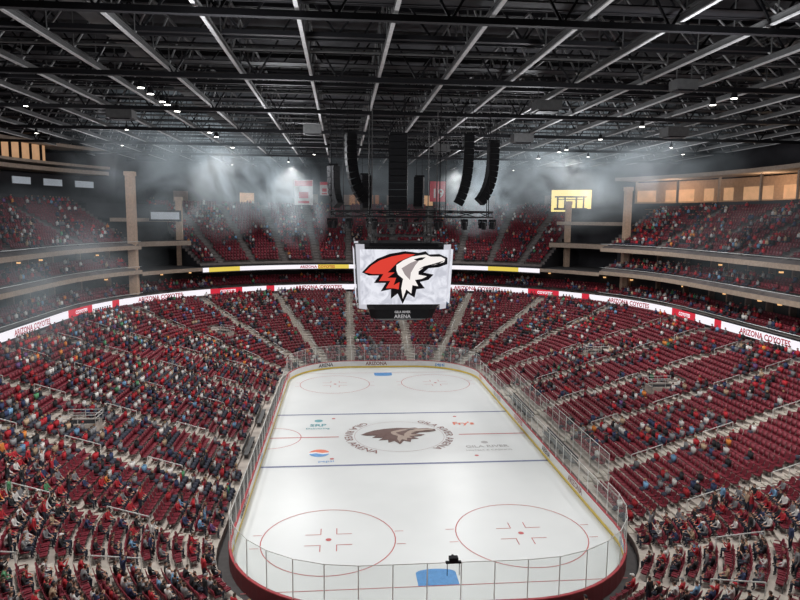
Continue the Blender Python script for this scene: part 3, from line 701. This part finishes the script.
# ---------------------------------------------------------------- roof
ZB=33.0
def halfx(y,R=59.5):
    dy=max(0,y-y1c,y0c-y)
    return cxx+math.sqrt(max(0,R*R-dy*dy)) if dy<R else 0
xs=[-2.9+5.15*k for k in range(-9,12)]
for k,x in enumerate(xs):
    g=G();y0,y1=-30,min(111,y1c+math.sqrt(max(0,57.5**2-max(0,abs(x)-cxx)**2)))
    w=.11 if abs(x)<30 else .085
    g.box((x,(y0+y1)/2,ZB-.5),(w,(y1-y0)/2,.04),0);g.box((x,(y0+y1)/2,ZB-.3),(.03,(y1-y0)/2,.16),1);g.box((x,(y0+y1)/2,ZB-.12),(w,(y1-y0)/2,.04),1)
    g.box((x,(y0+y1)/2,ZB+3.2),(.08,(y1-y0)/2,.08),1)
    yy=y0
    while yy<y1-4:
        g.bar((x,yy,ZB-.1),(x,yy+4,ZB+3.2),.07,0);g.bar((x,yy+4,ZB-.1),(x,yy+4,ZB+3.2),.05,1);yy+=4
    g.obj('roof_girder',[m_beam,m_mid],label='long light grey steel girder running lengthwise under the roof',cat='roof girder',group='long grey roof girders')
for k in range(18):
    y=-28+7.65*k
    X=min(54,halfx(y)-1)
    if X<8: continue
    low=(k%2==0);zc=ZB-.85 if low else ZB+.25;th=.17 if low else .14
    g=G()
    g.box((0,y,zc),(X,.2,th));g.box((0,y+1.3,ZB+.3),(X,.08,.08));g.box((0,y,ZB+4.3),(X,.2,.2))
    x=-X
    while x<X-3: g.bar((x,y,zc),(x+3,y,ZB+4.2),.09);g.bar((x+3,y,ZB+4.2),(min(X,x+6),y,zc),.09);x+=6
    if k%2==0: g.box((0,y+1.3,ZB+1.3),(X,.05,.05));g.box((0,y+.7,ZB+.3),(X,.6,.04))
    g.obj('cross_truss',m_dark,label='dark steel cross truss spanning under the roof',cat='roof truss',group='dark cross trusses')
    if k<16:
        for dy_,dz_ in((2.6,.6),(3.9,.2),(5.6,.9)):
            g=G();g.bar((-X,y+dy_,ZB+dz_),(X,y+dy_,ZB+dz_),.09,0,6)
            g.obj('cross_pipe',m_dark if dy_!=3.9 else m_mid,label='black pipe running across under the roof',cat='pipe',group='black pipes between the cross trusses')
for k in range(19):
    y=-28+7.3*k;X=min(56,halfx(y)-1)
    if X<8: continue
    g=G();g.box((0,y,38.9),(X,.15,.3));g.obj('roof_purlin',m_mid,label='grey purlin beam beneath the roof deck',cat='roof beam',group='purlins beneath the roof deck')
for x in(-21,25.4):
    g=G();g.box((x,38,ZB+1.0),(.6,62,.05))
    for sx in(-.6,.6):
        for z in(1.5,2.0): g.box((x+sx,38,ZB+z),(.04,62,.04))
        for j in range(41): g.box((x+sx,-23+3*j,ZB+1.5),(.03,.03,.5))
    g.obj('catwalk',m_mid,label='grey steel catwalk with rails under the roof',cat='catwalk')
for x in(-36,36):
    g=G();g.bar((x,-20,35.4),(x,92,35.4),.8,0,14)
    for j in range(23): g.bar((x,-20+5*j,35.4),(x,-19.7+5*j,35.4),.87,0,14)
    g.obj('air_duct',m_mid,label='round grey ventilation duct under the roof',cat='air duct')
for x,y,a,b,c in((12,24,1.1,.9,.4),(-9,42,1.0,.8,.5),(16,46,1.2,.9,.5),(-27,34,1.2,.8,.4),(31,38,1.2,1.,.5),(8,58,1.0,.8,.5),(19,14,.8,.6,.35)):
    g=G();g.box((0,0,0),(a,b,c));g.box((0,0,-c-.06),(a*.8,b*.8,.06),1);g.bar((-a*.7,0,c),(-a*.7,0,c+1.2),.04);g.bar((a*.7,0,c),(a*.7,0,c+1.2),.04)
    g.obj('roof_equipment',[m_mid,m_dark],label='boxy dark grey unit hanging among the roof steel',cat='equipment',loc=(x,y,ZB-1.4))
def lampobj(x,y,z,s=1,grp='roof lamps'):
    g=G();g.cyl((0,0),.32*s,-.05,.5,12,0,.2*s);g.cyl((0,0),.28*s,-.07,-.05,12,1);g.bar((0,0,.5),(0,0,.9),.05,0)
    g.obj('roof_lamp',[m_dark,e_lamp],label='round arena floodlight glowing white under the roof',cat='lamp',group=grp,loc=(x,y,z))
for y in(20,22.5,26,27.5,31,46,50,62): lampobj(-21,y,31.6,.95)
for y in(18,21,34,45,57,60,70): lampobj(25.4,y,31.6,.9)
for x,y in((-34,30),(-30,45),(-36,62),(-15,84),(-10,70),(13,66),(33,40),(38,52),(32,66),(17,88),(-26,92),(28,95),(-42,50),(44,60),(6,92),(-4,98)): lampobj(x,y,31.6,.65)
for x,y,z,w,h,t in((-13.2,97,26.4,1.8,2.9,''),(13.3,97,27.0,1.6,2.4,'19'),(-9.2,99,27.5,.9,1.6,'')):
    root=empty('banner',(x,y,z),'red and white honour banner hanging from the roof','banner',group='hanging honour banners')
    g=G();g.box((0,0,h*.15),(w,.04,h*.85));g.obj('banner_cloth',m_banw if not t else m_ban,parent=root)
    g=G();g.box((0,0,h),(w*1.05,.07,.08));g.bar((-w*.8,0,h),(-w*.8,0,32.4-z),.03);g.bar((w*.8,0,h),(w*.8,0,32.4-z),.03);g.obj('banner_bar',m_dark,parent=root)
    if t:
        v,f=textmesh(t,2.5,.05);mk('banner_number',[(p[0],-.08,p[1]-.9) for p in v],f,m_banw,parent=root)
    else:
        g=G();g.box((0,-.06,h*.75),(w*.95,.02,h*.18));g.box((0,-.06,-h*.5),(w*.6,.02,h*.08));g.box((0,-.06,-.1),(w*.5,.02,h*.2));g.obj('banner_stripe',m_ban,parent=root)
root=empty('video_screen',(39.8,94.4,25.7),'golden video screen with dark building shapes near the roof','screen')
root.rotation_euler[2]=-.344
g=G();g.box((0,.15,0),(4.0,.12,2.3));g.obj('screen_frame',m_dark,parent=root)
g=G();g.box((0,0,0),(3.85,.04,2.15));g.obj('screen_panel',e_gold,parent=root)
g=G()
for x in(-2.6,-1.2,1.0,2.4): g.box((x,-.06,-.4),(.16,.02,1.2))
g.box((-.1,-.06,.8),(3.1,.02,.15));g.box((-.1,-.06,.3),(2.7,.02,.08));g.box((-.1,-.06,-1.6),(3.2,.02,.2));g.obj('screen_image',m_black,parent=root)
for k in range(3):
    x,y,nx,ny=P(41.2,1.19+k*.075);g=G();g.box((0,0,0),(.06,1.7,.5));q=g.obj('wall_sign',m_sign,label='small pale rectangular sign on the upper wall',cat='sign',group='wall signs on the top parapet',loc=(x,y,26.9));q.rotation_euler[2]=math.atan2(ny,nx)
g=G();g.box((0,0,0),(2.6,.08,.9));g.box((0,-.1,.0),(2.3,.03,.6),1);q=g.obj('sponsor_sign',[m_dark,m_sign],label='pale blue sponsor sign on the corner wall',cat='sign',loc=(-35.0,79,22.0))
g=G();g.box((0,0,0),(.1,5,.25));g.obj('accent_light',e_purp,label='purple glowing accent light strip below the balcony',cat='light',loc=(41.2,30.5,8.1))
for x,y,s in((14.3,24,1),(14.3,37,1),(-14.3,26,-1),(-14.3,35,-1)):
    L0=4.2 if s>0 else 2.4
    g=G();g.box((0,0,.45),(.22,L0,.04));g.box((s*.3,0,.75),(.03,L0,.2))
    for t in(-2,-.7,.7,2): g.box((0,t,.2),(.18,.05,.22))
    g.obj('team_bench',m_mid,label='long low team bench beside the boards',cat='bench',loc=(x,y,.47))
for i in range(15):
    y=15.5+2*i;g=G();g.add([(15.5,y,.73),(15.5,y+2,.73),(15.5,y+2,3.3),(15.5,y,3.3)],[(0,1,2,3)])
    o=g.obj('bench_glass_panel',m_glass,label='clear glass panel behind the team benches',cat='glass panel',group='glass panels behind the benches')
    g=G();g.bar((15.5,y,.73),(15.5,y,3.3),.035);g.bar((15.5,y,3.3),(15.5,y+2,3.3),.03);g.obj('post',m_rail,parent=o)
g=G();g.box((0,0,.17),(.24,.16,.1));g.cyl((0,0),.06,-.0,.1,8);g.bar((0,.14,.17),(0,.34,.16),.08,0,10);g.box((0,0,-.03),(.42,.1,.04));g.bar((-.33,0,-.05),(-.33,0,-.8),.02);g.bar((.33,0,-.05),(.33,0,-.8),.02)
g.obj('broadcast_camera',m_dark,label='small black broadcast camera mounted on top of the glass',cat='camera',loc=(.2,-.12,3.48))
# ---------------------------------------------------------------- smoke
def smoke(name,loc,sc,dens,em,seed,thr=.48,rot=0,nsc=1.7,rng_=.25):
    bm=bmesh.new();bmesh.ops.create_icosphere(bm,subdivisions=3,radius=1);me=bpy.data.meshes.new(name);bm.to_mesh(me);bm.free()
    o=bpy.data.objects.new(name,me);COL.objects.link(o);o.location=loc;o.scale=sc;o.rotation_euler=(0,rot,0)
    o['label']='pale drifting stage smoke plume under the roof';o['category']='smoke';o['kind']='stuff'
    m=bpy.data.materials.new(name);m.use_nodes=True;nt=m.node_tree;nt.nodes.clear();N=nt.nodes.new;L=nt.links.new
    out=N('ShaderNodeOutputMaterial');pv=N('ShaderNodeVolumePrincipled');tc=N('ShaderNodeTexCoord');nz=N('ShaderNodeTexNoise');nz.inputs['Scale'].default_value=nsc;nz.inputs['Detail'].default_value=5;nz.inputs['Distortion'].default_value=1.0
    mp=N('ShaderNodeMapping');mp.inputs['Location'].default_value=(seed,seed*2,0);L(tc.outputs['Object'],mp.inputs['Vector']);L(mp.outputs[0],nz.inputs['Vector'])
    ln=N('ShaderNodeVectorMath');ln.operation='LENGTH';L(tc.outputs['Object'],ln.inputs[0])
    mr=N('ShaderNodeMapRange');mr.inputs[1].default_value=1;mr.inputs[2].default_value=.1;mr.inputs[3].default_value=0;mr.inputs[4].default_value=1;L(ln.outputs['Value'],mr.inputs[0])
    m2=N('ShaderNodeMapRange');m2.inputs[1].default_value=thr;m2.inputs[2].default_value=thr+rng_;L(nz.outputs['Fac'],m2.inputs[0])
    mu=N('ShaderNodeMath');mu.operation='MULTIPLY';L(mr.outputs[0],mu.inputs[0]);L(m2.outputs[0],mu.inputs[1])
    md=N('ShaderNodeMath');md.operation='MULTIPLY';md.inputs[1].default_value=dens;L(mu.outputs[0],md.inputs[0]);L(md.outputs[0],pv.inputs['Density'])
    me_=N('ShaderNodeMath');me_.operation='MULTIPLY';me_.inputs[1].default_value=em;L(mu.outputs[0],me_.inputs[0]);L(me_.outputs[0],pv.inputs['Emission Strength'])  # smoke glows by itself, standing in for floodlight scattered in it
    pv.inputs['Color'].default_value=(.8,.83,.85,1);pv.inputs['Emission Color'].default_value=(.68,.80,.88,1)
    L(pv.outputs[0],out.inputs['Volume']);me.materials.append(m)
smoke('smoke_plume',(-28,62,30),(17,14,13),.035,.030,1.3,.42,0,2.2,.2)
smoke('smoke_plume',(-17,88,27.5),(8,6.5,13),.11,.13,4.1,.41,-.55,2.2,.2)
smoke('smoke_plume',(-26,80,31),(6,6,14),.09,.10,8.3,.42,-.3,2.2,.2)
smoke('smoke_plume',(-38,42,15),(12,26,11),.018,.010,6.1,.38)
smoke('smoke_plume',(33,58,31),(21,16,11),.035,.026,7.7,.42,-.2,2.2,.2)
smoke('smoke_plume',(20,86,27.5),(9,7.5,10),.10,.10,2.9,.41,.6,2.2,.2)
smoke('smoke_plume',(31,74,31),(13,8,10),.08,.08,3.7,.42,.5,2.2,.2)
smoke('smoke_plume',(43,38,19),(10,20,8),.010,.006,9.1,.38)
smoke('smoke_plume',(0,92,29),(22,9,10),.022,.015,5.3,.38)
# ---------------------------------------------------------------- lights
w=bpy.data.worlds.new('w');SC.world=w;w.use_nodes=True;w.node_tree.nodes['Background'].inputs[0].default_value=(.5,.5,.55,1);w.node_tree.nodes['Background'].inputs[1].default_value=.03
def spot(x,y,z,tx,ty,W,ang,rad=.8,col=(1,.98,.95),blend=.6):
    l=bpy.data.lights.new('floodlight','SPOT');l.energy=W;l.spot_size=math.radians(ang);l.spot_blend=blend;l.shadow_soft_size=rad;l.color=col
    o=bpy.data.objects.new('floodlight',l);COL.objects.link(o);o.location=(x,y,z);d=Vector((tx-x,ty-y,-z));o.rotation_euler=d.to_track_quat('-Z','Y').to_euler()
for x in(-21,25.4):
    for y in(5,22,39,56):
        spot(x,y,31.2,x*-.1,y*.9+3-(3 if y<10 else 0),12000 if y<10 else 10000,66)
        spot(x,y,31.2,x*1.4,y*1.1,14000,92,blend=.8)
for y in(75,88): 
    for x in(-15,15): spot(x,y,31.2,x*.8,y-10,6500,110)
for x in(-15,15): spot(x,-8,31.2,x*1.4,-2,12000,110)  # extra spots added to brighten the near end; no fixtures modelled
def pt(n,x,y,z,e,c,r=1.5):
    l=bpy.data.lights.new(n,'POINT');l.energy=e;l.shadow_soft_size=r;l.color=c;o=bpy.data.objects.new(n,l);COL.objects.link(o);o.location=(x,y,z)
for x in(-12,14):
    for y in(2,36,68): pt('fill_light',x,y,27.5,3000,(.94,.96,1))  # fill points added to brighten the roof steel; no fixture hangs here
for x in(-37,38):
    for y in(22,58): pt('fill_light',x,y,27.5,1300,(.95,.95,1))  # more added fill, lifts the dim upper side bowls
for x,y in((58.5,22),(58.5,40),(57.5,60),(52,78),(42,92)): pt('club_light',x,y,27.2,550,(1,.72,.48),.6)
